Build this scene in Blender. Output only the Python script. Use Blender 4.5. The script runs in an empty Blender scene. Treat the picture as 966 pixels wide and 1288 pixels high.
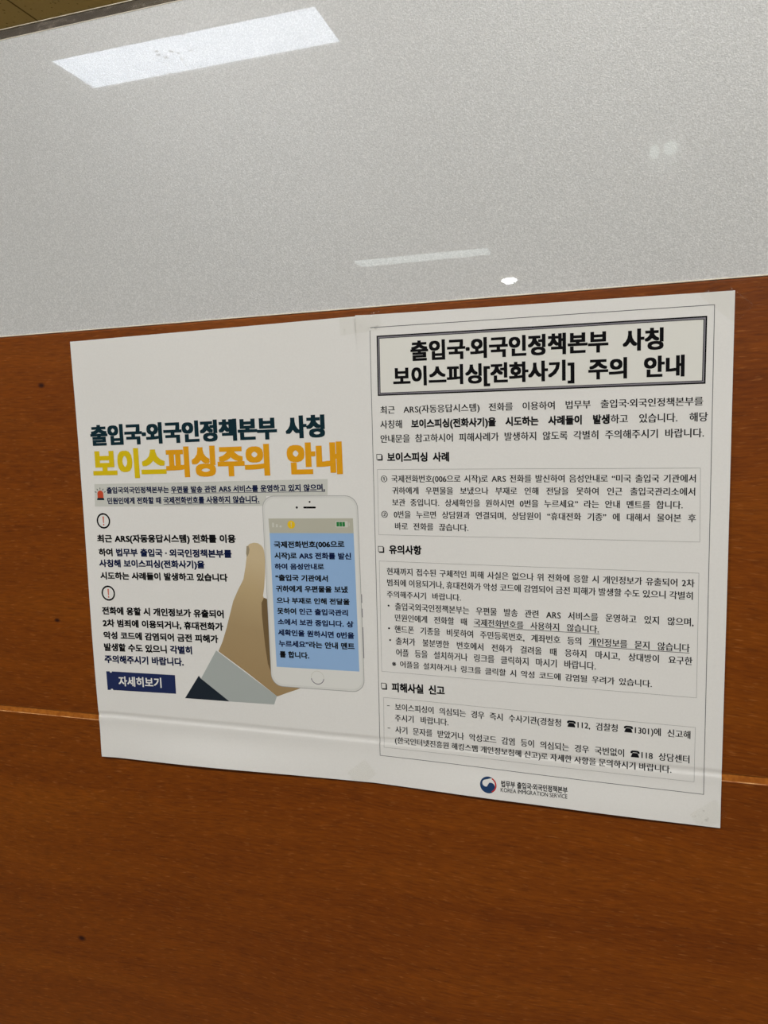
import bpy, bmesh, math, random
from mathutils import Vector, Matrix
from mathutils.geometry import tessellate_polygon
random.seed(7)
scene = bpy.context.scene
COL = scene.collection

# ------------------------------------------------------------------ camera, world, exposure
H0 = 1.2                                   # height of the notices' lower edge above the floor (m)
CEIL = 2.6
def build_camera():
    yaw, pitch, roll, f = math.radians(-16.927), math.radians(-6.649), math.radians(-1.881), 942.508
    cy, sy, cp, sp = math.cos(yaw), math.sin(yaw), math.cos(pitch), math.sin(pitch)
    fw = Vector((sy*cp, cy*cp, sp)); r = Vector((cy, -sy, 0)); u = r.cross(fw)
    cr, sr = math.cos(roll), math.sin(roll)
    r2 = r*cr + u*sr; u2 = u*cr - r*sr
    cam = bpy.data.cameras.new('camera'); ob = bpy.data.objects.new('camera', cam); COL.objects.link(ob)
    cam.sensor_fit = 'VERTICAL'; cam.sensor_height = 36.0; cam.lens = f/1288*36.0
    cam.clip_start = 0.01; cam.clip_end = 50
    m = Matrix((r2, u2, -fw)).transposed().to_4x4()
    m.translation = Vector((0.354629, -0.44085, H0 + 0.233682))
    ob.matrix_world = m
    scene.camera = ob
build_camera()
world = bpy.data.worlds.new('world'); scene.world = world; world.use_nodes = True
bg = world.node_tree.nodes['Background']; bg.inputs[0].default_value = (1.0, 0.95, 0.88, 1); bg.inputs[1].default_value = 0.05
scene.view_settings.view_transform = 'Standard'; scene.view_settings.look = 'None'
scene.view_settings.exposure = 0.0; scene.view_settings.gamma = 1.0; scene.view_settings.use_curve_mapping = False
LAMP_PANEL = 13.5        # radiance of the ceiling panel
LAMP_DOWN = 9.9         # watts of each small round downlight
DOWN_RGB, BEHIND_RGB = (1.0, 0.995, 0.97), (1.0, 0.82, 0.36)
LAMP_FAR = 5.5          # radiance of the far dimmed panel
LAMP_BEHIND = 30.0      # watts of the unseen downlights added behind the glass
scene.cycles.sample_clamp_indirect = 3.0
scene.cycles.caustics_reflective = False; scene.cycles.caustics_refractive = False

# ------------------------------------------------------------------ helpers
def srgb(r, g, b):
    def c(v):
        v /= 255.0
        return v/12.92 if v <= 0.04045 else ((v+0.055)/1.055)**2.4
    return (c(r), c(g), c(b), 1.0)

def plain(name, col, rough=0.6, spec=0.3):
    m = bpy.data.materials.new(name); m.use_nodes = True
    b = m.node_tree.nodes['Principled BSDF']
    b.inputs['Base Color'].default_value = col; b.inputs['Roughness'].default_value = rough
    b.inputs['Specular IOR Level'].default_value = spec
    return m

class NT:
    """small wrapper for node graphs"""
    def __init__(s, name):
        s.m = bpy.data.materials.new(name); s.m.use_nodes = True
        s.t = s.m.node_tree; s.b = s.t.nodes['Principled BSDF']; s.out = s.t.nodes['Material Output']
    def n(s, kind, **kw):
        o = s.t.nodes.new(kind)
        for k, v in kw.items():
            if k in o.inputs: o.inputs[k].default_value = v
            else: setattr(o, k, v)
        return o
    def l(s, a, b): s.t.links.new(a, b)
    def coords(s, scale=(1, 1, 1), rot=(0, 0, 0)):
        tc = s.n('ShaderNodeTexCoord'); mp = s.n('ShaderNodeMapping')
        mp.inputs['Scale'].default_value = scale; mp.inputs['Rotation'].default_value = rot
        s.l(tc.outputs['Object'], mp.inputs[0]); return mp.outputs[0]
    def noise(s, vec, scale, detail=4, rough=0.55, dist=0.0):
        o = s.n('ShaderNodeTexNoise'); o.inputs['Scale'].default_value = scale; o.inputs['Detail'].default_value = detail
        o.inputs['Roughness'].default_value = rough; o.inputs['Distortion'].default_value = dist
        s.l(vec, o.inputs['Vector']); return o.outputs['Fac']
    def ramp(s, fac, stops):
        o = s.n('ShaderNodeValToRGB'); e = o.color_ramp.elements
        while len(e) < len(stops): e.new(0.5)
        for el, (p, c) in zip(e, stops):
            el.position = p; el.color = c
        s.l(fac, o.inputs[0]); return o.outputs[0]
    def mix(s, fac, a, b, mode='MIX'):
        o = s.n('ShaderNodeMix'); o.data_type = 'RGBA'; o.blend_type = mode
        for sock, v in ((o.inputs[0], fac), (o.inputs[6], a), (o.inputs[7], b)):
            if hasattr(v, 'is_output'): s.l(v, sock)
            else: sock.default_value = v
        return o.outputs[2]
    def math(s, op, a, b=0.0, clamp=False):
        o = s.n('ShaderNodeMath'); o.operation = op; o.use_clamp = clamp
        for sock, v in ((o.inputs[0], a), (o.inputs[1], b)):
            if hasattr(v, 'is_output'): s.l(v, sock)
            else: sock.default_value = v
        return o.outputs[0]

def link(name, me, mats, parent=None, loc=None):
    o = bpy.data.objects.new(name, me); COL.objects.link(o)
    for m in (mats if isinstance(mats, (list, tuple)) else [mats]): me.materials.append(m)
    if parent is not None: o.parent = parent
    if loc is not None: o.location = loc
    return o

def mesh_from(verts, faces, idx=None, smooth=False):
    me = bpy.data.meshes.new('m'); me.from_pydata(verts, [], faces)
    if idx: me.polygons.foreach_set('material_index', idx)
    if smooth: me.polygons.foreach_set('use_smooth', [True]*len(me.polygons))
    me.update(); return me

def bm_mesh(bm, smooth=False):
    me = bpy.data.meshes.new('m'); bmesh.ops.recalc_face_normals(bm, faces=bm.faces); bm.to_mesh(me); bm.free()
    if smooth: me.polygons.foreach_set('use_smooth', [True]*len(me.polygons))
    return me

def box(bm, x0, x1, y0, y1, z0, z1, bevel=0.0):
    r = bmesh.ops.create_cube(bm, size=1.0)
    vs = r['verts']
    for v in vs:
        v.co = Vector((x0 + (v.co.x+.5)*(x1-x0), y0 + (v.co.y+.5)*(y1-y0), z0 + (v.co.z+.5)*(z1-z0)))
    if bevel:
        es = list({e for v in vs for e in v.link_edges})
        bmesh.ops.bevel(bm, geom=es, offset=bevel, segments=2, affect='EDGES')

def struct(o):
    o['kind'] = 'structure'; return o
def tag(o, label, cat, group=None):
    o['label'] = label; o['category'] = cat
    if group: o['group'] = group
    return o

# ------------------------------------------------------------------ materials of the room
def wood_material():
    t = NT('wood veneer'); b = t.b
    warp = t.coords((1.0, 1.0, 1.0))
    # slow bend of the grain: long figures drift down to the right on the lower board
    big = t.noise(t.coords((1.6, 1, 3.0)), 2.0, 2, 0.5)
    sep = t.n('ShaderNodeSeparateXYZ'); t.l(warp, sep.inputs[0])
    zz = t.math('ADD', sep.outputs[2], t.math('MULTIPLY', big, 0.045))
    zz = t.math('ADD', zz, t.math('MULTIPLY', sep.outputs[0], 0.012))
    cmb = t.n('ShaderNodeCombineXYZ'); t.l(sep.outputs[0], cmb.inputs[0]); t.l(sep.outputs[1], cmb.inputs[1]); t.l(zz, cmb.inputs[2])
    def vec(sx, sz):
        mp = t.n('ShaderNodeMapping'); mp.inputs['Scale'].default_value = (sx, 1, sz); t.l(cmb.outputs[0], mp.inputs[0]); return mp.outputs[0]
    bands = t.noise(vec(2.0, 17), 1.6, 4, 0.6)
    mid = t.noise(vec(9, 130), 1.0, 3, 0.6)
    fine = t.noise(vec(80, 780), 1.0, 3, 0.65)
    flecks = t.noise(vec(120, 900), 1.0, 2, 0.5)
    c = t.ramp(bands, [(0.28, srgb(*WOOD_A)), (0.52, srgb(*WOOD_B)), (0.78, srgb(*WOOD_C))])
    f1 = t.ramp(mid, [(0.3, (0.90, 0.88, 0.86, 1)), (0.5, (1, 1, 1, 1)), (0.7, (1.08, 1.08, 1.06, 1))])
    c = t.mix(0.9, c, f1, 'MULTIPLY')
    f2 = t.ramp(fine, [(0.3, (0.66, 0.63, 0.58, 1)), (0.5, (0.98, 0.98, 0.98, 1)), (0.72, (1.25, 1.28, 1.32, 1))])
    c = t.mix(0.9, c, f2, 'MULTIPLY')
    f3 = t.ramp(flecks, [(0.60, (0, 0, 0, 1)), (0.72, (1, 1, 1, 1))])
    f3 = t.math('MULTIPLY', f3, 0.34)
    c = t.mix(f3, c, srgb(176, 112, 56))
    # three pin knots
    for kx, kz, rr in ((-0.0275, 0.2687, 0.0027), (-0.031, 0.1000, 0.0024), (-0.0332, -0.1503, 0.0034)):
        d = t.n('ShaderNodeVectorMath'); d.operation = 'SUBTRACT'; t.l(warp, d.inputs[0]); d.inputs[1].default_value = (kx, 0, kz)
        m2 = t.n('ShaderNodeVectorMath'); m2.operation = 'MULTIPLY'; t.l(d.outputs[0], m2.inputs[0]); m2.inputs[1].default_value = (0.75, 0, 1.2)
        ln = t.n('ShaderNodeVectorMath'); ln.operation = 'LENGTH'; t.l(m2.outputs[0], ln.inputs[0])
        k = t.math('SUBTRACT', 1.0, t.math('DIVIDE', ln.outputs['Value'], rr), clamp=True)
        k = t.math('MULTIPLY', k, 1.5, clamp=True)
        c = t.mix(k, c, srgb(48, 16, 8))
    t.l(c, b.inputs['Base Color'])
    b.inputs['Roughness'].default_value = 0.45; b.inputs['Specular IOR Level'].default_value = 0.28
    bp = t.n('ShaderNodeBump'); bp.inputs['Strength'].default_value = 0.12; bp.inputs['Distance'].default_value = 0.0006
    t.l(fine, bp.inputs['Height']); t.l(bp.outputs[0], b.inputs['Normal'])
    return t.m
WOOD_A, WOOD_B, WOOD_C = (107, 49, 2), (121, 59, 3), (133, 69, 6)

def film_material():
    t = NT('frosted film'); b = t.b
    v = t.coords()
    g = t.noise(v, 1100, 2, 0.6); g2 = t.noise(v, 1500, 1, 0.5)
    c = t.ramp(g, [(0.28, (0.70, 0.705, 0.705, 1)), (0.5, (0.80, 0.805, 0.805, 1)), (0.70, (0.96, 0.96, 0.96, 1))])
    # a soft bluish glow of light painted into the film colour and one thin scratch
    sep = t.n('ShaderNodeSeparateXYZ'); t.l(v, sep.inputs[0])
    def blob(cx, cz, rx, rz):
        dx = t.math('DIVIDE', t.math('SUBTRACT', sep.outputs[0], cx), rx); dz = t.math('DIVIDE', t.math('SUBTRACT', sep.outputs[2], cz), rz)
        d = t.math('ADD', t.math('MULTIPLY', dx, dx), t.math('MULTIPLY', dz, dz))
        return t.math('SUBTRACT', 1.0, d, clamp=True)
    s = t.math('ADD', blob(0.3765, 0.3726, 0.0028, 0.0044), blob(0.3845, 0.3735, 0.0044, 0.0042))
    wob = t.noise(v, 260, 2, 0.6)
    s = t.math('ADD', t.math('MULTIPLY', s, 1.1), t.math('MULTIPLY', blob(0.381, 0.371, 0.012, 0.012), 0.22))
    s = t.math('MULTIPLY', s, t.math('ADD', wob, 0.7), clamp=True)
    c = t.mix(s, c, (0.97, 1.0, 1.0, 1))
    sc = blob(-0.0365, 0.462, 0.0004, 0.022)
    c = t.mix(t.math('MULTIPLY', sc, 0.6), c, (0.95, 0.95, 0.95, 1))
    t.l(c, b.inputs['Base Color'])
    b.inputs['Roughness'].default_value = FILM_ROUGH; b.inputs['Specular IOR Level'].default_value = FILM_SPEC
    b.inputs['Coat Weight'].default_value = 1.0; b.inputs['Coat Roughness'].default_value = 0.0; b.inputs['Coat IOR'].default_value = 1.5
    bp = t.n('ShaderNodeBump'); bp.inputs['Strength'].default_value = 0.25; bp.inputs['Distance'].default_value = 0.0008
    t.l(g2, bp.inputs['Height']); t.l(bp.outputs[0], b.inputs['Normal'])
    tr = t.n('ShaderNodeBsdfTranslucent'); t.l(c, tr.inputs['Color'])
    mx = t.n('ShaderNodeMixShader'); mx.inputs[0].default_value = 0.3
    t.l(b.outputs[0], mx.inputs[1]); t.l(tr.outputs[0], mx.inputs[2]); t.l(mx.outputs[0], t.out.inputs[0])
    return t.m
FILM_ROUGH, FILM_SPEC = 0.32, 1.0

def glass_material(name, tint, gloss=1.0):
    t = NT(name); t.t.nodes.remove(t.b)
    tr = t.n('ShaderNodeBsdfTransparent'); tr.inputs[0].default_value = tint
    gl = t.n('ShaderNodeBsdfGlossy'); gl.inputs['Roughness'].default_value = 0.03
    fr = t.n('ShaderNodeFresnel'); fr.inputs[0].default_value = 1.5
    mx = t.n('ShaderNodeMixShader'); t.l(t.math('MULTIPLY', fr.outputs[0], gloss), mx.inputs[0])
    t.l(tr.outputs[0], mx.inputs[1]); t.l(gl.outputs[0], mx.inputs[2]); t.l(mx.outputs[0], t.out.inputs[0])
    return t.m

def rim_glass_material():
    # bare glass edge with dried adhesive stains
    t = NT('bare glass rim'); t.t.nodes.remove(t.b)
    v = t.coords((1, 1, 2.2))
    st = t.ramp(t.noise(v, 90, 4, 0.6), [(0.50, (0, 0, 0, 1)), (0.72, (1, 1, 1, 1))])
    tr = t.n('ShaderNodeBsdfTransparent'); tr.inputs[0].default_value = (0.72, 0.74, 0.74, 1)
    df = t.n('ShaderNodeBsdfDiffuse'); df.inputs[0].default_value = (0.36, 0.31, 0.26, 1)
    gl = t.n('ShaderNodeBsdfGlossy'); gl.inputs['Roughness'].default_value = 0.03
    m1 = t.n('ShaderNodeMixShader'); t.l(t.math('ADD', t.math('MULTIPLY', st, 0.35), 0.30), m1.inputs[0])
    t.l(tr.outputs[0], m1.inputs[1]); t.l(df.outputs[0], m1.inputs[2])
    fr = t.n('ShaderNodeFresnel'); fr.inputs[0].default_value = 1.5
    m2 = t.n('ShaderNodeMixShader'); t.l(fr.outputs[0], m2.inputs[0]); t.l(m1.outputs[0], m2.inputs[1]); t.l(gl.outputs[0], m2.inputs[2])
    t.l(m2.outputs[0], t.out.inputs[0]); return t.m

def ceiling_material():
    t = NT('ceiling tiles'); b = t.b
    v = t.coords()
    holes = t.n('ShaderNodeTexVoronoi'); holes.inputs['Scale'].default_value = 60; t.l(v, holes.inputs['Vector'])
    pin = t.ramp(holes.outputs['Distance'], [(0.10, (0.35, 0.33, 0.3, 1)), (0.22, (1, 1, 1, 1))])
    br = t.n('ShaderNodeTexBrick'); br.offset = 0.0; br.squash = 1.0
    for k, val in (('Color1', (1, 1, 1, 1)), ('Color2', (0.96, 0.96, 0.96, 1)), ('Mortar', (0.3, 0.28, 0.25, 1)), ('Scale', 1.0), ('Mortar Size', 0.003), ('Brick Width', 0.6), ('Row Height', 0.6)):
        br.inputs[k].default_value = val
    t.l(v, br.inputs['Vector'])
    c = t.mix(1.0, CEIL_COL, br.outputs[0], 'MULTIPLY'); c = t.mix(0.8, c, pin, 'MULTIPLY')
    t.l(c, b.inputs['Base Color']); b.inputs['Roughness'].default_value = 0.9; b.inputs['Specular IOR Level'].default_value = 0.1
    return t.m
CEIL_COL = (0.55, 0.50, 0.36, 1)

def mottled(name, c1, c2, scale, rough):
    t = NT(name)
    t.l(t.ramp(t.noise(t.coords(), scale, 4, 0.6), [(0.35, c1), (0.65, c2)]), t.b.inputs['Base Color'])
    t.b.inputs['Roughness'].default_value = rough; return t.m

def emitter(name, col, strength, specks=False):
    t = NT(name); t.t.nodes.remove(t.b)
    e = t.n('ShaderNodeEmission'); e.inputs[0].default_value = col; e.inputs[1].default_value = strength
    if specks:   # insects caught inside the lamp cover and a little dust
        v = t.coords()
        vo = t.n('ShaderNodeTexVoronoi'); vo.inputs['Scale'].default_value = 34; vo.inputs['Randomness'].default_value = 1.0; t.l(v, vo.inputs['Vector'])
        dots = t.ramp(vo.outputs['Distance'], [(0.22, (0.12, 0.12, 0.12, 1)), (0.30, (1, 1, 1, 1))])
        sp = t.n('ShaderNodeSeparateXYZ'); t.l(v, sp.inputs[0])
        near = t.math('SUBTRACT', 1.0, t.math('MULTIPLY', t.math('ABSOLUTE', t.math('ADD', t.math('ADD', sp.outputs[0], 0.075), t.math('MULTIPLY', sp.outputs[1], -0.45))), 8.0), clamp=True)
        where = t.ramp(t.math('ADD', t.math('MULTIPLY', near, 0.6), t.math('MULTIPLY', t.noise(v, 13, 2, 0.5), 0.5)), [(0.50, (0, 0, 0, 1)), (0.56, (1, 1, 1, 1))])
        dust = t.ramp(t.noise(v, 14, 5, 0.65), [(0.3, (0.70, 0.73, 0.77, 1)), (0.6, (1, 1, 1, 1))])
        c = t.mix(where, (1, 1, 1, 1), dots); c = t.mix(1.0, c, dust, 'MULTIPLY'); c = t.mix(1.0, c, col, 'MULTIPLY')
        t.l(c, e.inputs[0])
    t.l(e.outputs[0], t.out.inputs[0])
    return t.m

M = {}
M['wood'] = wood_material()
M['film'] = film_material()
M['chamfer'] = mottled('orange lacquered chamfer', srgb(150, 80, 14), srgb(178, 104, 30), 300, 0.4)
M['lip'] = mottled('pale lip highlight', srgb(168, 100, 50), srgb(222, 168, 112), 120, 0.25)  # bright highlight along the lower lip, put into its colour
M['glass'] = glass_material('clear glass', (0.93, 0.96, 0.95, 1))
M['rim'] = rim_glass_material()
M['seal'] = plain('cream sealant', (0.95, 0.88, 0.74, 1), 0.35, 0.5)
M['ceil'] = ceiling_material()
M['plaster'] = mottled('painted plaster', (0.50, 0.47, 0.41, 1), (0.54, 0.51, 0.45, 1), 6, 0.8)
M['carpet'] = mottled('floor tile', (0.22, 0.20, 0.17, 1), (0.28, 0.26, 0.22, 1), 9, 0.5)
M['lamp'] = emitter('lamp panel glow', (0.80, 0.88, 1.0, 1), LAMP_PANEL, True)
M['lampfar'] = emitter('dim lamp panel glow', (0.88, 1.0, 0.98, 1), LAMP_FAR)
M['down'] = emitter('downlight glow', (1.0, 0.99, 0.96, 1), 34.0)
M['behind'] = emitter('added warm downlight glow', (1.0, 0.82, 0.40, 1), 18.0)
M['enamel'] = plain('white enamel', (0.75, 0.75, 0.74, 1), 0.35)

# ------------------------------------------------------------------ the room
XL, XR, YB, YF = -3.2, 3.0, -7.2, 3.2
def slab(name, x0, x1, y0, y1, z0, z1, mat):
    bm = bmesh.new(); box(bm, x0, x1, y0, y1, z0, z1)
    return struct(link(name, bm_mesh(bm), mat))
slab('floor', XL, XR, YB, YF, -0.1, 0.0, M['carpet'])
slab('ceiling', XL, XR, YB, YF, CEIL, CEIL+0.1, M['ceil'])
slab('wall_left', XL-0.1, XL, YB, YF, 0, CEIL, M['plaster'])
slab('wall_right', XR, XR+0.1, YB, YF, 0, CEIL, M['plaster'])
slab('wall_back', XL, XR, YB-0.1, YB, 0, CEIL, M['plaster'])
slab('wall_far', XL, XR, YF, YF+0.1, 0, CEIL, M['plaster'])

# wooden partition: two boards with a chamfered joint between them, extruded from its profile (y, z in mm)
def wood_wall():
    prof = [(0.0, -1200.0), (0.0, 26.2), (0.10, 26.5), (0.35, 27.0), (1.0, 30.9), (1.0, 31.1), (0.12, 31.3), (0.0, 31.6),
            (0.0, 302.6), (0.5, 303.5), (1.4, 303.9), (34.0, 303.9), (34.0, -1200.0)]
    bm = bmesh.new()
    rows = []
    for x in (XL, XR):
        rows.append([bm.verts.new((x, y/1000, z/1000)) for y, z in prof])
    n = len(prof)
    for i in range(n):
        j = (i+1) % n
        f = bm.faces.new((rows[0][i], rows[0][j], rows[1][j], rows[1][i]))
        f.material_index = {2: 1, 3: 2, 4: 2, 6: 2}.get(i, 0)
    bm.faces.new(rows[0]); bm.faces.new(rows[1])
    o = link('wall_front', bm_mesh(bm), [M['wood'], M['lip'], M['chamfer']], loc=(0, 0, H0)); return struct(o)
wood_wall()

# glass divider standing on the partition: clear pane, frosted film up to 498 mm, bare rim above, sealant bead along the foot
def glass_divider():
    bm = bmesh.new(); box(bm, XL, XR, 0.0022, 0.0102, 0.3042, 0.4979)
    pane = struct(link('window_1', bm_mesh(bm), M['glass'], loc=(0, 0, H0)))
    bm = bmesh.new(); box(bm, XL, XR, 0.0022, 0.0102, 0.4980, 0.5048, 0.0005)
    link('bare_rim', bm_mesh(bm), M['rim'], pane)
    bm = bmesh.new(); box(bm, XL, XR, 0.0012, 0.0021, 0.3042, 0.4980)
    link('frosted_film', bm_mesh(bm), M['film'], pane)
    bm = bmesh.new(); box(bm, XL, XR, 0.0004, 0.0020, 0.30395, 0.3046, 0.0002)
    link('sealant_bead', bm_mesh(bm), M['seal'], pane)
    bm = bmesh.new(); box(bm, XL, XR, 0.0009, 0.0021, 0.49795, 0.4984, 0.0001)
    link('film_edge', bm_mesh(bm), M['seal'], pane)
    bm = bmesh.new(); box(bm, XL, XR, 0.0018, 0.0106, 0.50482, 0.50525, 0.0001)
    link('polished_edge', bm_mesh(bm), M['seal'], pane)
glass_divider()

# ------------------------------------------------------------------ ceiling lamps
def panel_light(label, x0, x1, y0, y1, mat, group=None):
    cx, cy = (x0+x1)/2, (y0+y1)/2
    root = bpy.data.objects.new('ceiling_light', None); COL.objects.link(root); root.location = (cx, cy, CEIL)
    tag(root, label, 'ceiling light', group)
    hx, hy, w = (x1-x0)/2, (y1-y0)/2, 0.022
    bm = bmesh.new()
    for a in ((-hx-w, hx+w, -hy-w, -hy), (-hx-w, hx+w, hy, hy+w), (-hx-w, -hx, -hy, hy), (hx, hx+w, -hy, hy)):
        box(bm, a[0], a[1], a[2], a[3], -0.012, 0.0)
    link('frame', bm_mesh(bm), M['enamel'], root)
    bm = bmesh.new(); box(bm, -hx, hx, -hy, hy, -0.006, -0.001)
    link('diffuser', bm_mesh(bm), mat, root)
    return root

def lathe(prof, n=40):
    bm = bmesh.new(); rings = []
    for r, z in prof:
        if r < 1e-6: rings.append([bm.verts.new((0, 0, z))])
        else: rings.append([bm.verts.new((r*math.cos(2*math.pi*k/n), r*math.sin(2*math.pi*k/n), z)) for k in range(n)])
    for a, c in zip(rings, rings[1:]):
        for k in range(n):
            q = [a[k % len(a)], a[(k+1) % len(a)], c[(k+1) % len(c)], c[k % len(c)]]
            f = []
            for v in q:
                if v not in f: f.append(v)
            if len(f) > 2: bm.faces.new(f)
    return bm_mesh(bm, True)

def down_light(label, x, y, mat, group=None):
    root = bpy.data.objects.new('downlight', None); COL.objects.link(root); root.location = (x, y, CEIL)
    tag(root, label, 'downlight', group)
    link('trim_ring', lathe([(0.0, 0.0), (0.048, 0.0), (0.048, -0.004), (0.044, -0.006), (0.0, -0.006)]), M['enamel'], root)
    link('lens', lathe([(0.067*math.sin(math.pi*i/14), -0.025-0.0215*math.cos(math.pi*i/14)) for i in range(15)]), mat, root)
    la = bpy.data.lights.new('lamp', 'AREA'); la.shape = 'DISK'; la.size = 0.06
    la.color = DOWN_RGB if mat == M['down'] else BEHIND_RGB; la.energy = LAMP_DOWN if mat == M['down'] else LAMP_BEHIND*(2.3 if x > 0 else 1.0)
    lo = bpy.data.objects.new('lamp', la); COL.objects.link(lo); lo.parent = root; lo.location = (0, 0, -0.0475)
    return root

panel_light('long white ceiling panel mirrored in the upper glass, specks in its cover', -1.317, -0.432, -1.853, -1.64, M['lamp'])
panel_light('dim narrow ceiling panel far behind the viewer, faintly mirrored in the glass', -1.40, -0.44, -4.98, -4.74, M['lampfar'])
down_light('small round downlight far across the room, mirrored as a white oval', -0.445, -5.93, M['down'])
for x, lab in ((-0.60, 'unseen round downlight added to light the notices, beyond their left edge'),
               (0.30, 'unseen round downlight added to light the notices, over the text-filled sheet'),
               (0.95, 'unseen round downlight added to light the notices, beyond their right edge'),
               (1.60, 'unseen round downlight added to light the notices, at the right-hand end of the row')):
    down_light(lab, x, -1.25, M['down'], 'unseen downlights added to light the notices')  # unseen row, added to bring enough light onto paper and board
down_light('unseen warm downlight added behind the frosted glass, on its right', 1.00, 0.75, M['behind'], 'unseen warm downlights added behind the glass')  # this pair is unseen, added to warm the film from behind
down_light('unseen warm downlight added behind the frosted glass, on its left', -1.95, 0.45, M['behind'], 'unseen warm downlights added behind the glass')

# ------------------------------------------------------------------ the two sheets of paper
def sstep(a, b, v):
    t = max(0.0, min(1.0, (v-a)/(b-a))); return t*t*(3-2*t)
def bump(v, c, w):
    return math.exp(-((v-c)/w)**2)
def crease_mid(x): return 31.2 - 0.0025*(x-200)
def relief(side, x, z):
    """how far (mm) the paper stands off the wooden board at wall position x, z (mm)"""
    d = 0.75
    d += 0.35*math.sin(x*0.017+1.0)*math.sin(z*0.014+0.4) + 0.25*math.sin(x*0.041+z*0.019)
    zc = crease_mid(x)
    # folded into the joint of the boards: soft fall from above, sharp rise below
    fall = sstep(zc+3.8, zc+0.7, z); rise = sstep(zc-1.9, zc+0.3, z)
    d -= 0.46*fall*rise
    d += 0.12*bump(z, zc-3.0, 3.0)
    # lower edge lifts between the tapes
    low = sstep(24.0, 0.0, z)
    if side == 'L':
        d += low*(2.0*bump(x, 95, 62) + 0.7) + 0.9*sstep(18, 0, x)*bump(z, 70, 70) + 0.6*sstep(12, 0, x)
        d += 0.5*bump(x, 30, 40)*bump(z, 285, 30)
    else:
        d += low*(1.6*bump(x, 275, 45) + 1.0*bump(x, 360, 50) + 0.3) + 0.6*sstep(398, 417, x)*bump(z, 150, 90)
        d += 0.22 + 1.9*sstep(216, 206, x)*sstep(279, 300, z)
    return max(d, 0.16) if side == 'L' else max(d, 0.40)

ORIG = Vector((0.0, 0.0, H0))
def pos(side, x, z, lift=0.0):
    return (x/1000, -(relief(side, x, z)+lift)/1000, z/1000)

def paper_material():
    t = NT('printer paper'); b = t.b
    n = t.noise(t.coords(), 900, 3, 0.6)
    t.l(t.ramp(n, [(0.3, (0.775, 0.765, 0.745, 1)), (0.7, (0.80, 0.79, 0.77, 1))]), b.inputs['Base Color'])
    b.inputs['Roughness'].default_value = 0.55; b.inputs['Specular IOR Level'].default_value = 0.3
    return t.m
M['paper'] = paper_material()

def sheet(side, corners, label):
    tl, tr, br, bl = corners
    us = [i/42 for i in range(43)]
    zs = []
    z = 0.0
    while z < 297.0:
        zs.append(z/297.0); z += 0.5 if 22 < z < 42 else 3.0
    zs.append(1.0)
    vs, fs = [], []
    for v in zs:
        for u in us:
            x = (bl[0]*(1-u)+br[0]*u)*(1-v) + (tl[0]*(1-u)+tr[0]*u)*v
            z = (bl[1]*(1-u)+br[1]*u)*(1-v) + (tl[1]*(1-u)+tr[1]*u)*v
            vs.append(pos(side, x, z))
    n = len(us); rows = len(zs)
    for j in range(rows-1):
        for i in range(n-1):
            a = j*n+i; fs.append((a, a+1, a+n+1, a+n))
    nf = len(fs); off = len(vs); TH = 0.00010
    vs += [(x, y+TH, z) for x, y, z in vs]                       # back of the sheet
    fs += [tuple(off+k for k in f[::-1]) for f in fs[:nf]]
    edge = [i for i in range(n)]+[j*n+n-1 for j in range(1, rows)]+[(rows-1)*n+i for i in range(n-2, -1, -1)]+[j*n for j in range(rows-2, 0, -1)]
    b0 = len(vs); m = len(edge)                                  # cut edge with its own corners
    vs += [vs[k] for k in edge]+[vs[off+k] for k in edge]
    fs += [(b0+k, b0+m+k, b0+m+(k+1) % m, b0+(k+1) % m) for k in range(m)]
    o = link('notice_sheet', mesh_from(vs, fs, smooth=True), M['paper'], loc=ORIG)
    return tag(o, label, 'notice')
SL = sheet('L', [(0.24, 297.03), (209.9, 299.25), (209.0, 3.1), (0.41, 0.42)],
           'white paper notice with yellow heading and a hand holding a phone, on the wooden board')
SR = sheet('R', [(207.43, 299.5), (417.01, 297.54), (415.0, -0.99), (204.3, 3.15)],
           'white paper notice of dense black text with a boxed title and small round emblem')

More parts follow.
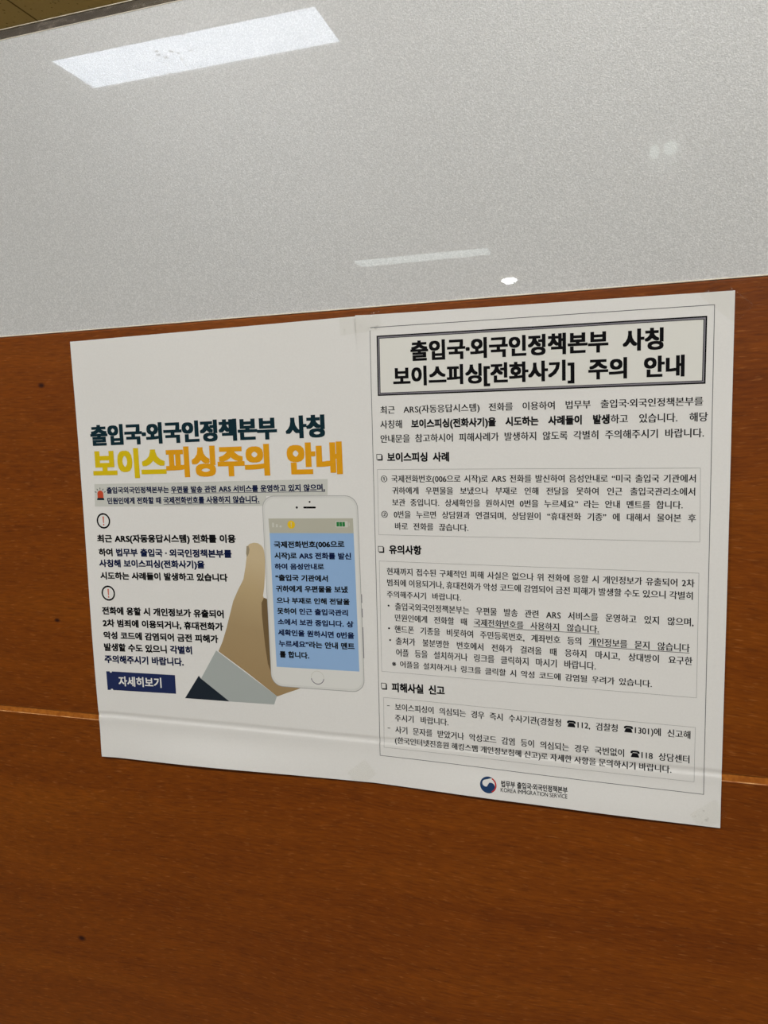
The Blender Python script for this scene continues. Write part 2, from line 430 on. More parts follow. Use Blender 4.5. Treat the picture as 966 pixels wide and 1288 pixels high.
# ------------------------------------------------------------------ printing: flat ink lying on the curved paper
INK = {
    'black': plain('black ink', (0.006, 0.006, 0.007, 1), 0.7, 0.05),
    'soft': plain('thin black ink', (0.010, 0.010, 0.012, 1), 0.7, 0.05),
    'navy': plain('navy ink', (0.006, 0.012, 0.055, 1), 0.7, 0.05),
    'teal': plain('dark teal ink', (0.007, 0.027, 0.038, 1), 0.7, 0.05),
    'yellow': plain('yellow ink', (0.70, 0.51, 0.002, 1), 0.5),
    'amber': plain('amber yellow ink', (0.75, 0.42, 0.002, 1), 0.5),
    'gold': plain('golden ink', (0.76, 0.345, 0.003, 1), 0.5),
    'band': plain('grey highlight ink', (0.60, 0.605, 0.565, 1), 0.6),
    'cream': plain('cream tint ink', (0.765, 0.76, 0.715, 1), 0.6),
    'red': plain('red ink', (0.55, 0.07, 0.025, 1), 0.5),
    'rose': plain('light red ink', (0.62, 0.16, 0.10, 1), 0.5),
    'button': plain('royal navy ink', (0.012, 0.023, 0.095, 1), 0.5),
    'white': plain('blank white print', (0.80, 0.79, 0.77, 1), 0.5),
    'line': plain('fine grey line ink', (0.10, 0.10, 0.11, 1), 0.5),
    'hair': plain('pale hairline ink', (0.30, 0.30, 0.30, 1), 0.5),
    'midgrey': plain('mid grey ink', (0.22, 0.21, 0.24, 1), 0.5),
    'body': plain('phone body print', (0.68, 0.68, 0.655, 1), 0.5),
    'bodyrim': plain('phone rim print', (0.36, 0.36, 0.36, 1), 0.5),
    'face': plain('phone face print', (0.735, 0.735, 0.71, 1), 0.5),
    'status': plain('grey status bar print', (0.48, 0.47, 0.39, 1), 0.5),
    'blue': plain('sky blue print', (0.29, 0.46, 0.73, 1), 0.5),
    'green': plain('battery green print', (0.015, 0.20, 0.045, 1), 0.5),
    'palegrey': plain('pale grey print', (0.60, 0.60, 0.54, 1), 0.5),
    'yolk': plain('yolk yellow print', (0.80, 0.52, 0.01, 1), 0.5),
    'cuff': plain('pale cuff print', (0.40, 0.435, 0.425, 1), 0.5),
    'sleeve': plain('dark sleeve print', (0.010, 0.018, 0.030, 1), 0.5),
    'nail': plain('thumb nail print', (0.34, 0.28, 0.18, 1), 0.5),
    'shade': plain('brown shading print', (0.17, 0.11, 0.048, 1), 0.5),
    'blueem': plain('emblem blue ink', (0.012, 0.045, 0.13, 1), 0.5),
    'redem': plain('emblem red ink', (0.52, 0.035, 0.03, 1), 0.5),
}
def hand_ink():
    t = NT('skin tone print')
    sep = t.n('ShaderNodeSeparateXYZ'); t.l(t.coords(), sep.inputs[0])
    f = t.math('DIVIDE', t.math('SUBTRACT', sep.outputs[2], 0.055), 0.105, clamp=True)
    f = t.math('ADD', f, t.math('MULTIPLY', t.math('SUBTRACT', sep.outputs[0], 0.118), 2.0))
    c = t.ramp(f, [(0.0, (0.35, 0.235, 0.11, 1)), (0.45, (0.39, 0.28, 0.145, 1)), (0.72, (0.50, 0.375, 0.205, 1)), (0.92, (0.60, 0.475, 0.29, 1))])
    t.l(c, t.b.inputs['Base Color']); t.b.inputs['Roughness'].default_value = 0.5
    return t.m
INK['hand'] = hand_ink()

GL = {}
def glyph(ch):
    """outline of one character as triangles in em units (the built-in typeface)"""
    if ch in GL: return GL[ch]
    if ch == '☎':      # solid desk telephone
        body = [(0.10, 0.0), (1.0, 0.0), (1.0, 0.10), (0.86, 0.42), (0.74, 0.50), (0.36, 0.50), (0.24, 0.42), (0.10, 0.10)]
        hand = [(0.04, 0.44), (0.22, 0.44), (0.27, 0.56), (0.83, 0.56), (0.88, 0.44), (1.06, 0.44), (1.07, 0.60), (0.98, 0.72), (0.80, 0.78), (0.30, 0.78), (0.12, 0.72), (0.03, 0.60)]
        vs = []; fs = []
        for poly in (body, hand):
            b = len(vs); vs += poly
            fs += [tuple(b+k for k in t) for t in tessellate_polygon([[Vector((x, z, 0)) for x, z in poly]])]
        GL[ch] = (vs, fs, 1.07, 0.03); return GL[ch]
    cu = bpy.data.curves.new('t', 'FONT'); cu.body = ch; cu.resolution_u = 3; cu.fill_mode = 'BOTH'
    o = bpy.data.objects.new('t', cu); COL.objects.link(o)
    dg = bpy.context.evaluated_depsgraph_get(); me = bpy.data.meshes.new_from_object(o.evaluated_get(dg))
    vs = [(v.co.x, v.co.y) for v in me.vertices]; fs = [tuple(p.vertices) for p in me.polygons]
    bpy.data.objects.remove(o); bpy.data.curves.remove(cu); bpy.data.meshes.remove(me)
    GL[ch] = (vs, fs, max((v[0] for v in vs), default=0.3), min((v[0] for v in vs), default=0.0)); return GL[ch]

class Ink:
    def __init__(s, side): s.side = side; s.v = []; s.f = []; s.i = []; s.mats = []
    def mat(s, name):
        if name not in s.mats: s.mats.append(name)
        return s.mats.index(name)
    def tri(s, pts, faces, mat, lift):
        b = len(s.v); s.v += [pos(s.side, x, z, lift) for x, z in pts]
        for f in faces:
            a = [pts[k] for k in f]
            ar = sum(a[k][0]*a[(k+1) % len(a)][1]-a[(k+1) % len(a)][0]*a[k][1] for k in range(len(a)))
            s.f.append(tuple(b+k for k in (f if ar > 0 else f[::-1]))); s.i.append(s.mat(mat))
    def poly(s, pts, mat, lift=0.08, step=7.0):
        """filled outline, cut into small triangles so that it follows the paper"""
        bm = bmesh.new()
        vs = [bm.verts.new((x, z, 0)) for x, z in pts]
        for t in tessellate_polygon([[Vector((x, z, 0)) for x, z in pts]]):
            try: bm.faces.new([vs[k] for k in t])
            except ValueError: pass
        for _ in range(5):
            es = [e for e in bm.edges if e.calc_length() > step]
            if not es: break
            bmesh.ops.subdivide_edges(bm, edges=es, cuts=1); bmesh.ops.triangulate(bm, faces=bm.faces)
        bm.verts.index_update()
        s.tri([(v.co.x, v.co.y) for v in bm.verts], [tuple(v.index for v in f.verts) for f in bm.faces], mat, lift); bm.free()
    def stroke(s, p, q, w, mat, lift=0.08):
        """straight ruled line of width w between two points"""
        L = math.hypot(q[0]-p[0], q[1]-p[1]); n = max(1, int(L/(0.8 if abs(q[1]-p[1]) > abs(q[0]-p[0]) else 4.0)))
        nx, nz = -(q[1]-p[1])/L*w/2, (q[0]-p[0])/L*w/2
        pts = []; fs = []
        for k in range(n+1):
            t = k/n; x = p[0]+(q[0]-p[0])*t; z = p[1]+(q[1]-p[1])*t
            pts += [(x+nx, z+nz), (x-nx, z-nz)]
            if k: fs.append((2*k-2, 2*k-1, 2*k+1, 2*k))
        s.tri(pts, fs, mat, lift)
    def loop(s, c, w, mat, lift=0.08):
        for a, b in zip(c, c[1:]+c[:1]):
            L = math.hypot(b[0]-a[0], b[1]-a[1]); e = w/2/L
            s.stroke((a[0]-(b[0]-a[0])*e, a[1]-(b[1]-a[1])*e), (b[0]+(b[0]-a[0])*e, b[1]+(b[1]-a[1])*e), w, mat, lift)
    def ring(s, cx, cz, rx, rz, w, mat, lift=0.08, a0=0.0, a1=2*math.pi, n=40):
        pts = []; fs = []
        for k in range(n+1):
            a = a0+(a1-a0)*k/n
            pts += [(cx+(rx-w/2)*math.cos(a), cz+(rz-w/2)*math.sin(a)), (cx+(rx+w/2)*math.cos(a), cz+(rz+w/2)*math.sin(a))]
            if k: fs.append((2*k-2, 2*k-1, 2*k+1, 2*k))
        s.tri(pts, fs, mat, lift)
    def disc(s, cx, cz, rx, rz, mat, lift=0.08, n=32):
        s.poly([(cx+rx*math.cos(2*math.pi*k/n), cz+rz*math.sin(2*math.pi*k/n)) for k in range(n)], mat, lift)
    def text(s, txt, x0, z0, x1, z1, h, mat='black', weight=0.0, alt='navy', adv=None, spr=0.33, boldw=0.0, vert=0.0, lift=0.10, squash=0.85, colours=None, track=0.0):
        """one printed line from (x0,z0) to (x1,z1): feet of its first and last characters; h = height of a syllable"""
        em = h/0.90
        items = []; bold = under = coloured = False
        for ch in txt:
            if ch == '*': bold = not bold; continue
            if ch == '_': under = not under; continue
            if ch == '~': coloured = not coloured; continue
            if ch == ' ': items.append((None, under, bold, coloured, 0, 0)); continue
            v, f, hi, lo = glyph(ch)
            if 0xAC00 <= ord(ch) <= 0xD7A3: lo, a = 0.0, 0.92
            elif ch in '①②': lo, a = 0.03, 1.05
            elif ch == '☎': lo, a = 0.0, 1.12
            elif ch.isdigit(): a = 0.51; lo = (hi+lo)/2-0.255
            elif ch == '.': a = 0.30; lo = lo-0.06
            else: a = hi-lo+0.09; lo = lo-0.045
            items.append((ch, under, bold, coloured, lo, a))
        A = sum(i[5] for i in items); ns = sum(1 for i in items if i[0] is None); W = math.hypot(x1-x0, z1-z0)
        if adv is None:
            k = W/(A+ns*spr); sp = spr*k
        else:                       # justified: syllable width given, word spaces stretch
            k = adv/0.92; sp = (W-A*k)/max(ns, 1)
            lo_, hi_ = 0.30*adv, 1.15*adv
            if ns == 0 or not lo_ <= sp <= hi_:
                sp = min(max(sp, lo_), hi_) if ns else 0.0
                k = (W-ns*sp)/A
        ux, uz = (x1-x0)/W, (z1-z0)/W
        pen = 0.0; ustart = None; n = 0
        base = 0.07*em
        for ch, under, bold, col, lo, a in items:
            if under and ustart is None: ustart = pen
            if not under and ustart is not None:
                s._under(x0, z0, ux, uz, ustart, pen, h, alt if coloured else mat, lift); ustart = None
            if ch is None: pen += sp; continue
            v, f, hi, l0 = glyph(ch)
            m = alt if col else mat
            if colours: m = colours(n)
            w = weight+(boldw if bold else 0.0)
            if w > 0:
                offs = [(0, 0)]+[(w*c, w*d*squash) for c, d in ((1, 1), (1, -1), (-1, 1), (-1, -1), (1, 0), (-1, 0), (0, 1), (0, -1))]
            elif vert: offs = [(0, 0), (vert, 0)]
            else: offs = [(0, 0)]
            g = 0.5*a-0.5*(a)  # glyph keeps its own side bearing
            for q, (ox, oz) in enumerate(offs):
                P = []
                for vx, vz in v:
                    xx = pen+(vx-lo+ox)*k; zz = base+(vz+oz)*em
                    P.append((x0+ux*xx-uz*zz*0.0, z0+uz*xx+zz))
                s.tri(P, f, m, lift+0.004*q)
            pen += a*k; n += 1
        if ustart is not None: s._under(x0, z0, ux, uz, ustart, pen, h, mat, lift)
    def _under(s, x0, z0, ux, uz, a, b, h, mat, lift):
        d = -0.12*h
        s.stroke((x0+ux*a, z0+uz*a+d), (x0+ux*b, z0+uz*b+d), 0.28, mat, lift)
    def done(s, name, parent, label=None):
        me = mesh_from(s.v, s.f, s.i)
        o = link(name, me, [INK[m] for m in s.mats], parent)
        if label: o['label'] = label
        return o

# measured lines: block, words, foot of first and last character in mm, syllable height. * bold, _ underlined, ~ second colour
TEXT = [
    ('rt', '출입국·외국인정책본부 사칭', 240.5, 271.01, 383.03, 269.58, 11.07),
    ('rt', '보이스피싱[전화사기] 주의 안내', 229.36, 256.71, 393.51, 254.68, 10.84),
    ('ri', '최근 ARS(자동응답시스템) 전화를 이용하여 법무부 출입국·외국인정책본부를', 220.43, 240.22, 402.36, 238.46, 4.59),
    ('ri', '사칭해 *보이스피싱(전화사기)을 시도하는 사례들이 발생*하고 있습니다. 해당', 220.12, 231.37, 404.77, 229.8, 4.95),
    ('ri', '안내문을 참고하시어 피해사례가 발생하지 않도록 각별히 주의해주시기 바랍니다.', 219.82, 222.71, 403.42, 221.34, 4.86),
    ('rh', '보이스피싱 사례', 223.98, 211.21, 262.9, 210.78, 5.31),
    ('r1', '① 국제전화번호(006으로 시작)로 ARS 전화를 발신하여 음성안내로 “미국 출입국 기관에서', 219.24, 198.51, 399.6, 196.84, 4.42),
    ('r1', '귀하에게 우편물을 보냈으나 부재로 인해 전달을 못하여 인근 출입국관리소에서', 226.23, 191.25, 399.4, 189.56, 4.37),
    ('r1', '보관 중입니다. 상세확인을 원하시면 0번을 누르세요” 라는 안내 멘트를 합니다.', 225.99, 183.92, 393.13, 182.25, 4.39),
    ('r1', '② 0번을 누르면 상담원과 연결되며, 상담원이 “휴대전화 기종” 에 대해서 물어본 후', 218.73, 176.52, 399.62, 174.91, 4.47),
    ('r1', '바로 전화를 끊습니다.', 227.16, 169.17, 273.64, 168.52, 4.44),
    ('rh', '유의사항', 223.1, 153.99, 243.96, 153.89, 5.35),
    ('r2', '현재까지 접수된 구체적인 피해 사실은 없으나 위 전화에 응할 시 개인정보가 유출되어 2차', 220.98, 140.65, 399.33, 138.51, 4.49),
    ('r2', '범죄에 이용되거나, 휴대전화가 악성 코드에 감염되어 금전 피해가 발생할 수도 있으니 각별히', 220.74, 133.48, 399.02, 131.31, 4.52),
    ('r2', '주의해주시기 바랍니다.', 220.5, 126.14, 268.18, 125.64, 4.3),
    ('r2', '출입국외국인정책본부는 우편물 발송 관련 ARS 서비스를 운영하고 있지 않으며,', 225.53, 118.24, 399.23, 116.19, 4.73),
    ('r2', '민원인에게 전화할 때 _국제전화번호를 사용하지 않습니다._', 225.04, 111.11, 348.74, 109.8, 4.52),
    ('r2', '핸드폰 기종을 비롯하여 주민등록번호, 계좌번호 등의 _개인정보를 묻지 않습니다_', 224.8, 103.71, 397.38, 101.27, 4.7),
    ('r2', '출처가 불분명한 번호에서 전화가 걸려올 때 응하지 마시고, 상대방이 요구한', 225.33, 96.07, 398.93, 93.8, 4.66),
    ('r2', '어플 등을 설치하거나 링크를 클릭하지 마시기 바랍니다.', 225.22, 88.5, 347.09, 87.55, 4.88),
    ('r2', '※ 어플을 설치하거나 링크를 클릭할 시 악성 코드에 감염될 우려가 있습니다.', 222.39, 81.37, 377.96, 79.26, 4.29),
    ('rh', '피해사실 신고', 221.86, 65.11, 256.34, 65.37, 5.74),
    ('r3', '보이스피싱이 의심되는 경우 즉시 수사기관(경찰청 ☎112, 검찰청 ☎1301)에 신고해', 223.43, 52.87, 398.8, 50.46, 4.64),
    ('r3', '주시기 바랍니다.', 223.19, 45.63, 258.51, 45.59, 4.61),
    ('r3', '사기 문자를 받았거나 악성코드 감염 등이 의심되는 경우 국번없이 ☎118 상담센터', 223.2, 37.74, 398.58, 35.8, 4.74),
    ('r3', '(한국인터넷진흥원 해킹스팸 개인정보침해 신고)로 자세한 사항을 문의하시기 바랍니다.', 222.72, 30.82, 389.02, 28.83, 4.46),
    ('rl', '법무부 출입국·외국인정책본부', 290.4, 9.97, 330.49, 10.26, 3.87),
    ('re', 'KOREA IMMIGRATION SERVICE', 290.23, 6.61, 330.36, 6.85, 2.55),
    ('lt', '출입국·외국인정책본부 사칭', 10.39, 226.02, 185.0, 227.6, 13.25),
    ('ly', '보이스피싱주의 안내', 10.54, 203.76, 195.8, 204.84, 18.61),
    ('ls', '출입국외국인정책본부는 _우편물 발송 관련 ARS 서비스를 운영하고 있지 않으며,_', 20.17, 192.55, 182.22, 193.44, 4.25),
    ('ls', '민원인에게 전화할 때 _국제전화번호를 사용하지 않습니다._', 20.03, 185.12, 136.73, 186.05, 4.44),
    ('l1', '최근 ARS(자동응답시스템) 전화를 이용', 9.66, 158.2, 117.95, 159.5, 5.23),
    ('l1', '하여 ~법무부 출입국 · 외국인정책본부를~', 10.16, 148.57, 114.41, 149.37, 5.14),
    ('l1', '~사칭해 보이스피싱(전화사기)을~', 10.01, 140.78, 93.57, 141.63, 5.09),
    ('l1', '시도하는 사례들이 발생하고 있습니다', 10.17, 131.91, 110.22, 133.2, 5.03),
    ('l2', '전화에 응할 시 개인정보가 유출되어', 9.55, 106.61, 106.28, 107.99, 5.27),
    ('l2', '2차 범죄에 이용되거나, 휴대전화가', 9.45, 97.71, 104.61, 99.25, 5.18),
    ('l2', '악성 코드에 감염되어 금전 피해가', 9.21, 88.77, 100.3, 90.44, 5.21),
    ('l2', '발생할 수도 있으니 ~각별히~', 8.85, 80.03, 80.17, 81.31, 5.36),
    ('l2', '~주의해주시기 바랍니다.~', 8.75, 71.15, 72.98, 72.55, 5.5),
    ('lb', '자세히보기', 18.66, 54.62, 54.57, 55.75, 6.91),
    ('lp', '국제전화번호(006으로', 145.12, 156.49, 193.84, 157.44, 4.1),
    ('lp', '시작)로 ~ARS 전화를 발신~', 145.17, 149.31, 198.25, 149.84, 4.03),
    ('lp', '~하여 음성안내~로', 144.96, 142.18, 179.39, 142.79, 3.82),
    ('lp', '“출입국 기관에서', 145.09, 134.7, 182.09, 134.97, 4.08),
    ('lp', '귀하에게 우편물을 보냈', 145.05, 127.36, 194.9, 128.15, 4.11),
    ('lp', '으나 부재로 인해 전달을', 145.17, 119.73, 195.83, 120.37, 3.88),
    ('lp', '못하여 ~인근 출입국관리~', 145.14, 112.58, 194.79, 113.07, 3.94),
    ('lp', '~소에서 보관 중입니다. 상~', 145.2, 105.33, 197.76, 105.76, 3.91),
    ('lp', '~세확인을 원하시면 0번을~', 145.08, 98.05, 198.04, 98.24, 4.04),
    ('lp', '~누르세요”~라는 안내 멘트', 145.21, 90.5, 198.02, 91.15, 4.14),
    ('lp', '를 합니다.', 145.35, 83.1, 166.78, 83.3, 4.23),
]

def block(code): return [t[1:] for t in TEXT if t[0] == code]

# ---- right-hand notice
def right_notice():
    F = [(215.85, 291.84), (407.17, 290.96), (405.97, 18.07), (212.73, 21.86)]
    k = Ink('R'); k.loop(F, 0.32, 'line'); k.done('page_border', SR)
    T = [(220.28, 286.42), (403.29, 285.1), (402.96, 250.23), (219.81, 251.45)]
    k = Ink('R'); k.poly(T, 'cream', 0.06); k.loop(T, 0.75, 'black', 0.08)
    def inset(c, d): return [(c[0][0]+d, c[0][1]-d), (c[1][0]-d, c[1][1]-d), (c[2][0]-d, c[2][1]+d), (c[3][0]+d, c[3][1]+d)]
    k.loop(inset(T, 0.75), 0.75, 'midgrey', 0.085); k.loop(inset(T, 1.25), 0.35, 'black', 0.09)
    tb = k.done('title_box', SR)
    k = Ink('R')
    for t in block('rt'): k.text(*t, mat='black', weight=0.042, spr=0.62, squash=0.7)
    k.done('title_text', tb)
    k = Ink('R')
    for t in block('ri'): k.text(*t, mat='soft', adv=4.75, boldw=0.042, vert=0.045)
    k.done('introduction_text', SR)
    sq = [((217.04, 212.06), (220.98, 215.98)), ((215.9, 154.61), (219.9, 158.8)), ((214.8, 66.15), (218.7, 70.5))]
    boxes = [[(217.48, 206.46), (401.49, 204.6), (401.7, 163.93), (216.82, 165.85)],
             [(216.5, 149.2), (401.55, 146.5), (401.37, 74.93), (215.6, 77.95)],
             [(216.33, 60.81), (401.0, 57.47), (400.83, 24.99), (215.6, 27.58)]]
    heads = block('rh')
    for n, code in enumerate(('r1', 'r2', 'r3')):
        k = Ink('R'); (a, b) = sq[n]
        k.loop([(a[0]+.3, a[1]+.5), (b[0]-.6, a[1]+.5), (b[0]-.6, b[1]-.3), (a[0]+.3, b[1]-.3)], 0.35, 'black')
        k.stroke((a[0]+.7, a[1]+.1), (b[0], a[1]+.1), 0.55, 'black'); k.stroke((b[0]-.15, a[1]), (b[0]-.15, b[1]-.8), 0.55, 'black')
        k.text(*heads[n], mat='black', weight=0.038, spr=0.5); k.done('section_heading', SR)
        k = Ink('R'); k.loop(boxes[n], 0.17, 'hair'); bx = k.done('section_box', SR)
        k = Ink('R')
        for t in block(code): k.text(*t, mat='soft', adv=4.30, vert=0.045)
        if n == 1:
            for cx, cz in ((221.6, 120.9), (221.4, 106.3), (221.9, 98.7)): k.disc(cx, cz, 0.62, 0.62, 'black', 0.1, 14)
        if n == 2:
            for cx, cz in ((219.3, 55.55), (219.2, 40.7)): k.stroke((cx-.85, cz), (cx+.85, cz), 0.4, 'soft', 0.1)
        k.done('section_text', bx)
    # round red and blue emblem with white swirl, and the office name beside it
    cx, cz, R = 282.7, 10.2, 5.15
    k = Ink('R')
    k.ring(cx, cz, R-0.5, R-0.5, 0.85, 'redem', 0.08, math.radians(-62), math.radians(62))
    tail = []
    n = 26
    outer = [(cx+R*math.cos(a), cz+R*math.sin(a)) for a in [math.radians(62+(300-62)*i/60) for i in range(61)]]
    # lower edge of the white swirl: an S made of two half circles
    inner = []
    for i in range(n+1):
        a = math.radians(-60-(-60+200)*0 + i*(170.0/n)); inner.append((cx+0.28*R+0.52*R*math.cos(a), cz-0.22*R+0.52*R*math.sin(a)))
    s2 = []
    for i in range(n+1):
        a = math.radians(-60-10 - i*(170.0/n)); s2.append((cx-0.30*R+0.42*R*math.cos(a), cz+0.20*R+0.42*R*math.sin(a)))
    k.poly(outer+inner+s2, 'blueem', 0.08)
    k.done('round_emblem', SR)
    k = Ink('R')
    for t in block('rl'): k.text(*t, mat='black', weight=0.026, spr=0.3)
    for t in block('re'): k.text(t[0], t[1], t[2], t[3], t[4], t[5]*1.28, mat='black', weight=0.006, spr=0.28)
    k.done('office_name_text', SR)
right_notice()

# ---- left-hand notice
def left_notice():
    k = Ink('L')
    for t in block('lt'): k.text(*t, mat='teal', weight=0.058, spr=0.42, squash=0.55)
    k.done('title_text', SL, 'dark teal heading')
    k = Ink('L')
    for t in block('ly'): k.text(*t, mat='yellow', weight=0.054, spr=0.48, squash=0.75, colours=lambda n: 'yellow' if n < 3 else ('gold' if n < 4 else 'gold'))
    k.done('warning_title_text', SL, 'yellow heading')
    k = Ink('L'); k.poly([(10.6, 199.1), (184.3, 200.85), (183.8, 190.7), (141.5, 190.3), (141.2, 183.9), (9.8, 183.4)], 'band', 0.05); hb = k.done('highlight_band', SL, 'grey band')
    k = Ink('L')
    for t in block('ls'): k.text(*t, mat='navy', weight=0.036, spr=0.30)
    k.done('subtitle_text', hb)
    # red siren lamp
    k = Ink('L')
    dome = [(12.5, 189.3), (12.5, 192.6)]+[(14.9+2.4*math.cos(math.pi-i*math.pi/12), 192.4+2.2*math.sin(i*math.pi/12)) for i in range(1, 12)]+[(17.3, 192.6), (17.3, 189.3)]
    k.poly(dome, 'red', 0.08); k.poly([(11.8, 187.9), (17.9, 187.9), (17.5, 189.4), (12.2, 189.4)], 'teal', 0.08)
    for a in (20, 55, 90, 125, 160):
        c, s_ = math.cos(math.radians(a)), math.sin(math.radians(a))
        k.stroke((14.9+3.3*c, 192.3+3.0*s_), (14.9+4.6*c, 192.3+4.3*s_), 0.5, 'teal', 0.08)
    k.done('siren_icon', hb, 'red siren lamp')
    for cx, cz in ((15.85, 173.35), (15.65, 121.95)):
        k = Ink('L'); k.ring(cx, cz, 4.9, 4.9, 1.15, 'black')
        k.poly([(cx-.6, cz+3.1), (cx+.6, cz+3.1), (cx+.36, cz-1.5), (cx-.36, cz-1.5)], 'rose'); k.disc(cx, cz-2.7, 0.55, 0.55, 'red', n=14)
        k.done('alert_icon', SL, 'ringed red exclamation mark')
    for code in ('l1', 'l2'):
        k = Ink('L')
        for t in block(code): k.text(*t, mat='black', weight=0.041, spr=0.30)
        k.done('body_text', SL)
    k = Ink('L')
    rim = [(9.3, 64.84)]
    rim += [(12.9+1.0*math.cos(math.radians(180+i*30)), 64.9+1.0*math.sin(math.radians(180+i*30))) for i in range(7)]
    rim += [(64.91, 65.4), (64.83, 51.96)]
    rim += [(12.75+1.0*math.cos(math.radians(i*30)), 51.1+1.0*math.sin(math.radians(i*30))) for i in range(7)]
    rim += [(9.33, 51.0)]
    k.poly(rim, 'button', 0.08); bt = k.done('more_button', SL, 'navy ticket-shaped button')
    k = Ink('L')
    for t in block('lb'): k.text(*t, mat='white', weight=0.026, spr=0.3)
    k.done('button_text', bt)
    # hand behind the phone
    k = Ink('L')
    k.poly([(125.36, 154.27), (125.72, 157.0), (128.0, 158.9), (131.0, 159.6), (133.9, 159.3), (136.1, 157.9), (137.4, 156.2), (138.06, 154.0), (138.35, 148.2), (137.8, 139.1),
            (136.69, 129.98), (135.5, 124.2), (136.3, 122.4), (139.5, 121.8), (142, 93.4), (146, 70.0), (160.5, 63.5), (156.69, 61.71), (148.53, 58.56), (142.11, 55.86),
            (121.1, 70.67), (99.97, 84.54), (103.51, 91.38), (107.2, 101.0), (110.34, 110.52), (113.47, 119.97), (117.46, 127.52), (121.92, 135.02), (123.91, 143.32), (125.09, 149.72)], 'hand', 0.05, 4.0)
    hd = k.done('hand_illustration', SL, 'bare hand printed behind the phone')
    k = Ink('L'); k.poly([(136.1, 123.0), (139.5, 121.8), (141, 93.36), (143.5, 66.0), (140.0, 67.5), (136.5, 78.0), (135.2, 90.0), (134.6, 100.0), (134.0, 111.49), (134.2, 119.5)], 'shade', 0.058, 4.0)
    k.done('palm_shading', hd, 'darker palm under the phone')
    k = Ink('L'); k.poly([(125.5, 157.3), (127.0, 157.3), (127.5, 155.3), (126.9, 152.4), (125.4, 149.9), (124.9, 152.45)], 'nail', 0.062, 4.0); k.done('thumb_nail', hd, 'greyish thumb nail')
    k = Ink('L'); k.poly([(98.23, 84.92), (141.82, 56.1), (139.51, 50.07), (106.0, 49.53), (85.01, 63.92)], 'cuff', 0.06, 5.0); k.done('shirt_cuff', hd, 'pale grey cuff')
    k = Ink('L'); k.poly([(83.58, 66.24), (85.1, 64.3), (106.0, 49.53), (71.74, 49.31)], 'sleeve', 0.066, 5.0); k.done('jacket_sleeve', hd, 'near-black sleeve corner')
    # phone
    def rrect(x0, x1, z0, z1, r, n=8):
        p = []
        for cx, cz, a in ((x1-r, z1-r, 0), (x0+r, z1-r, 90), (x0+r, z0+r, 180), (x1-r, z0+r, 270)):
            p += [(cx+r*math.cos(math.radians(a+90*i/n)), cz+r*math.sin(math.radians(a+90*i/n))) for i in range(n+1)]
        return p
    k = Ink('L'); k.poly(rrect(138.3, 203.7, 62.9, 190.4, 8.2), 'bodyrim', 0.070, 6.0); k.poly(rrect(138.6, 203.35, 63.3, 190.05, 8.0), 'body', 0.076, 6.0)
    k.poly(rrect(139.9, 202.3, 64.7, 188.8, 7.2), 'face', 0.082, 6.0)
    for a, b in ((127.5, 121.9), (118.2, 112.5), (106.1, 85.8)): k.stroke((203.95, a), (203.95, b), 0.45, 'midgrey', 0.08)
    ph = k.done('phone_illustration', SL, 'white phone print')
    k = Ink('L'); k.poly([(142.56, 166.1), (200.2, 166.5), (200.56, 76.76), (142.76, 76.43)], 'blue', 0.09, 6.0); k.done('screen', ph, 'pale blue screen')
    k = Ink('L'); k.poly([(142.21, 175.6), (200.11, 175.98), (200.2, 166.5), (142.56, 166.1)], 'status', 0.09, 6.0)
    for i, hgt in enumerate((3.0, 2.1, 1.2)): k.poly([(144.6+i*2.6, 169.9), (146.0+i*2.6, 169.9), (146.0+i*2.6, 169.9+hgt), (144.6+i*2.6, 169.9+hgt)], 'palegrey', 0.1)
    k.done('status_bar', ph, 'grey status bar')
    k = Ink('L'); k.disc(158.0, 171.7, 2.65, 2.65, 'yolk', 0.1); k.poly([(157.75, 173.3), (158.25, 173.3), (158.15, 171.2), (157.85, 171.2)], 'palegrey', 0.11); k.disc(158.0, 170.5, 0.25, 0.25, 'palegrey', 0.11, 10)
    k.done('notification_icon', ph, 'yellow dot')
    k = Ink('L'); k.poly(rrect(188.4, 196.6, 170.2, 174.2, 0.5, 3), 'palegrey', 0.1)
    for i in range(3): k.poly([(189.0+i*1.95, 170.75), (190.75+i*1.95, 170.75), (190.75+i*1.95, 173.65), (189.0+i*1.95, 173.65)], 'green', 0.11)
    k.stroke((197.5, 171.2), (197.5, 173.2), 0.5, 'palegrey', 0.1); k.done('battery_icon', ph, 'green battery')
    k = Ink('L'); k.poly(rrect(166.9, 175.5, 182.2, 183.4, 0.55, 3), 'black', 0.1); k.disc(171.4, 186.4, 0.65, 0.65, 'black', 0.1, 14); k.disc(162.4, 182.8, 0.75, 0.75, 'black', 0.1, 14)
    k.done('earpiece', ph, 'black earpiece slot')
    k = Ink('L'); k.ring(171.6, 70.9, 4.35, 4.35, 0.32, 'palegrey', 0.1); k.ring(171.6, 70.9, 4.4, 4.4, 0.55, 'midgrey', 0.105, math.radians(190), math.radians(350)); k.done('home_button', ph, 'round home button')
    k = Ink('L')
    for t in block('lp'): k.text(*t, mat='black', weight=0.039, spr=0.30, lift=0.115)
    k.done('screen_text', ph)
left_notice()

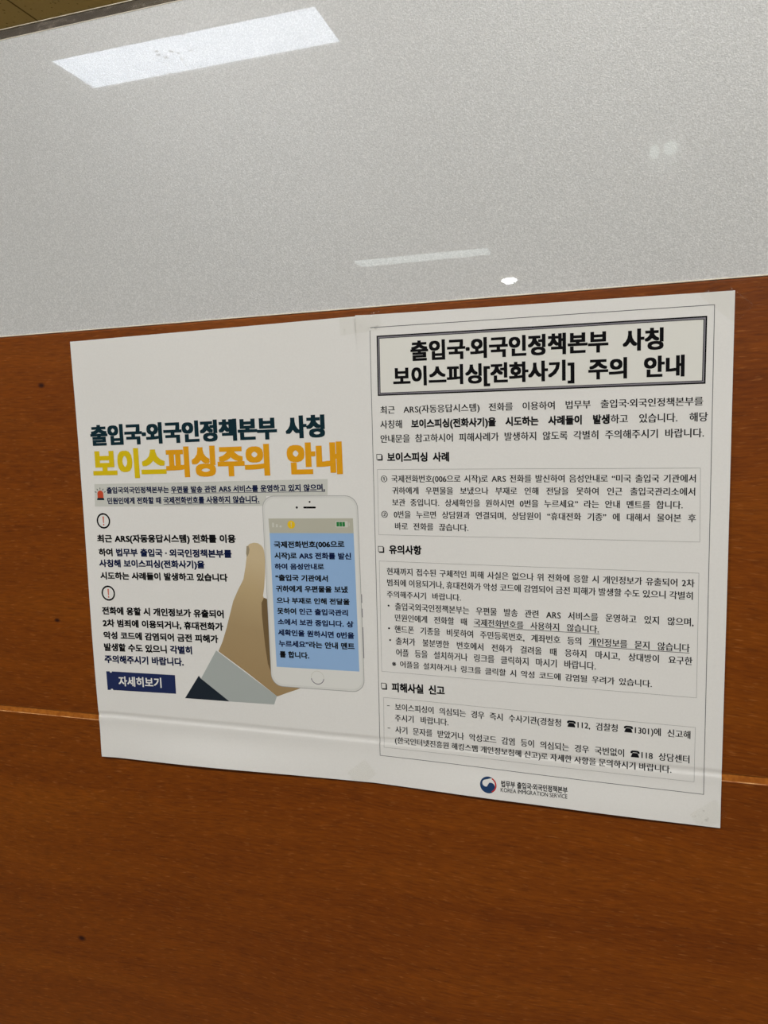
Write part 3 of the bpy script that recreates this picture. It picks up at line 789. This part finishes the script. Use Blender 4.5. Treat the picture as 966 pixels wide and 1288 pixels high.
# ------------------------------------------------------------------ clear tape holding the sheets
def tape_material():
    t = NT('clear tape'); t.t.nodes.remove(t.b)
    tr = t.n('ShaderNodeBsdfTransparent'); tr.inputs[0].default_value = (0.995, 0.995, 0.99, 1)
    gl = t.n('ShaderNodeBsdfGlossy'); gl.inputs['Roughness'].default_value = 0.12
    n = t.noise(t.coords(), 420, 2, 0.5)
    bp = t.n('ShaderNodeBump'); bp.inputs['Strength'].default_value = 0.5; bp.inputs['Distance'].default_value = 0.0006; t.l(n, bp.inputs['Height']); t.l(bp.outputs[0], gl.inputs['Normal'])
    mx = t.n('ShaderNodeMixShader'); t.l(t.math('ADD', t.math('MULTIPLY', t.ramp(t.noise(t.coords(), 330, 2, 0.5), [(0.66, (0, 0, 0, 1)), (0.74, (1, 1, 1, 1))]), 0.07), 0.012), mx.inputs[0])
    t.l(tr.outputs[0], mx.inputs[1]); t.l(gl.outputs[0], mx.inputs[2]); t.l(mx.outputs[0], t.out.inputs[0]); return t.m
M['tape'] = tape_material()
def inside(x, z):
    zt = 297.03+(x-0.24)*0.0106 if x < 208 else 299.5-(x-207.4)*0.0094
    zb = 0.42+x*0.0134 if x < 204 else 3.15-(x-204.3)*0.0196
    return -0.0 < x < 417.0-(297-z)*0.0067 and zb < z < zt
def tape(cx, cz, L, W, ang, label):
    a = math.radians(ang); ca, sa = math.cos(a), math.sin(a)
    nu, nv = 28, 16; vs = []; fs = []
    for j in range(nv+1):
        for i in range(nu+1):
            u = (i/nu-.5)*L; v = (j/nv-.5)*W
            if i in (0, nu): v *= 1.0; u += (0.35 if j % 2 else -0.35)*(1 if i else -1)      # torn toothed ends
            x, z = cx+u*ca-v*sa, cz+u*sa+v*ca
            # rests on whatever lies beneath: paper or board, bridging the step between them
            tot = 0.0
            for dx in (-0.8, 0, 0.8):
                for dz in (-0.8, 0, 0.8):
                    X, Z = x+dx, z+dz
                    tot += (max(relief('L' if X < 206 else 'R', X, Z), relief('R', X, Z) if X > 203 else 0) if inside(X, Z) else 0.05)
            here = max(relief('L', x, z) if x < 210 else 0, relief('R', x, z) if x > 203.5 else 0) if inside(x, z) else 0.05
            d = max(tot/9, here)+0.16
            vs.append((x/1000, -d/1000, z/1000))
    for j in range(nv):
        for i in range(nu):
            k = j*(nu+1)+i; fs.append((k, k+1, k+nu+2, k+nu+1))
    o = link('tape_strip', mesh_from(vs, fs, smooth=True), M['tape'], loc=ORIG)
    s = o.modifiers.new('thickness', 'SOLIDIFY'); s.thickness = 0.00004; s.offset = 1.0
    return tag(o, label, 'tape', 'clear tape on the notices')
tape(413.0, 293.0, 24, 13, -42, 'clear tape across the upper right corner of the dense text notice')
tape(209.5, 295.2, 26, 12, 4, 'clear tape over the top of the seam between the two notices')
tape(200.0, 8.6, 16, 12, 40, 'small clear tape over the foot of the seam between the two notices')
tape(409.0, 6.0, 17, 12, 38, 'clear tape on the lower right corner of the dense text notice')
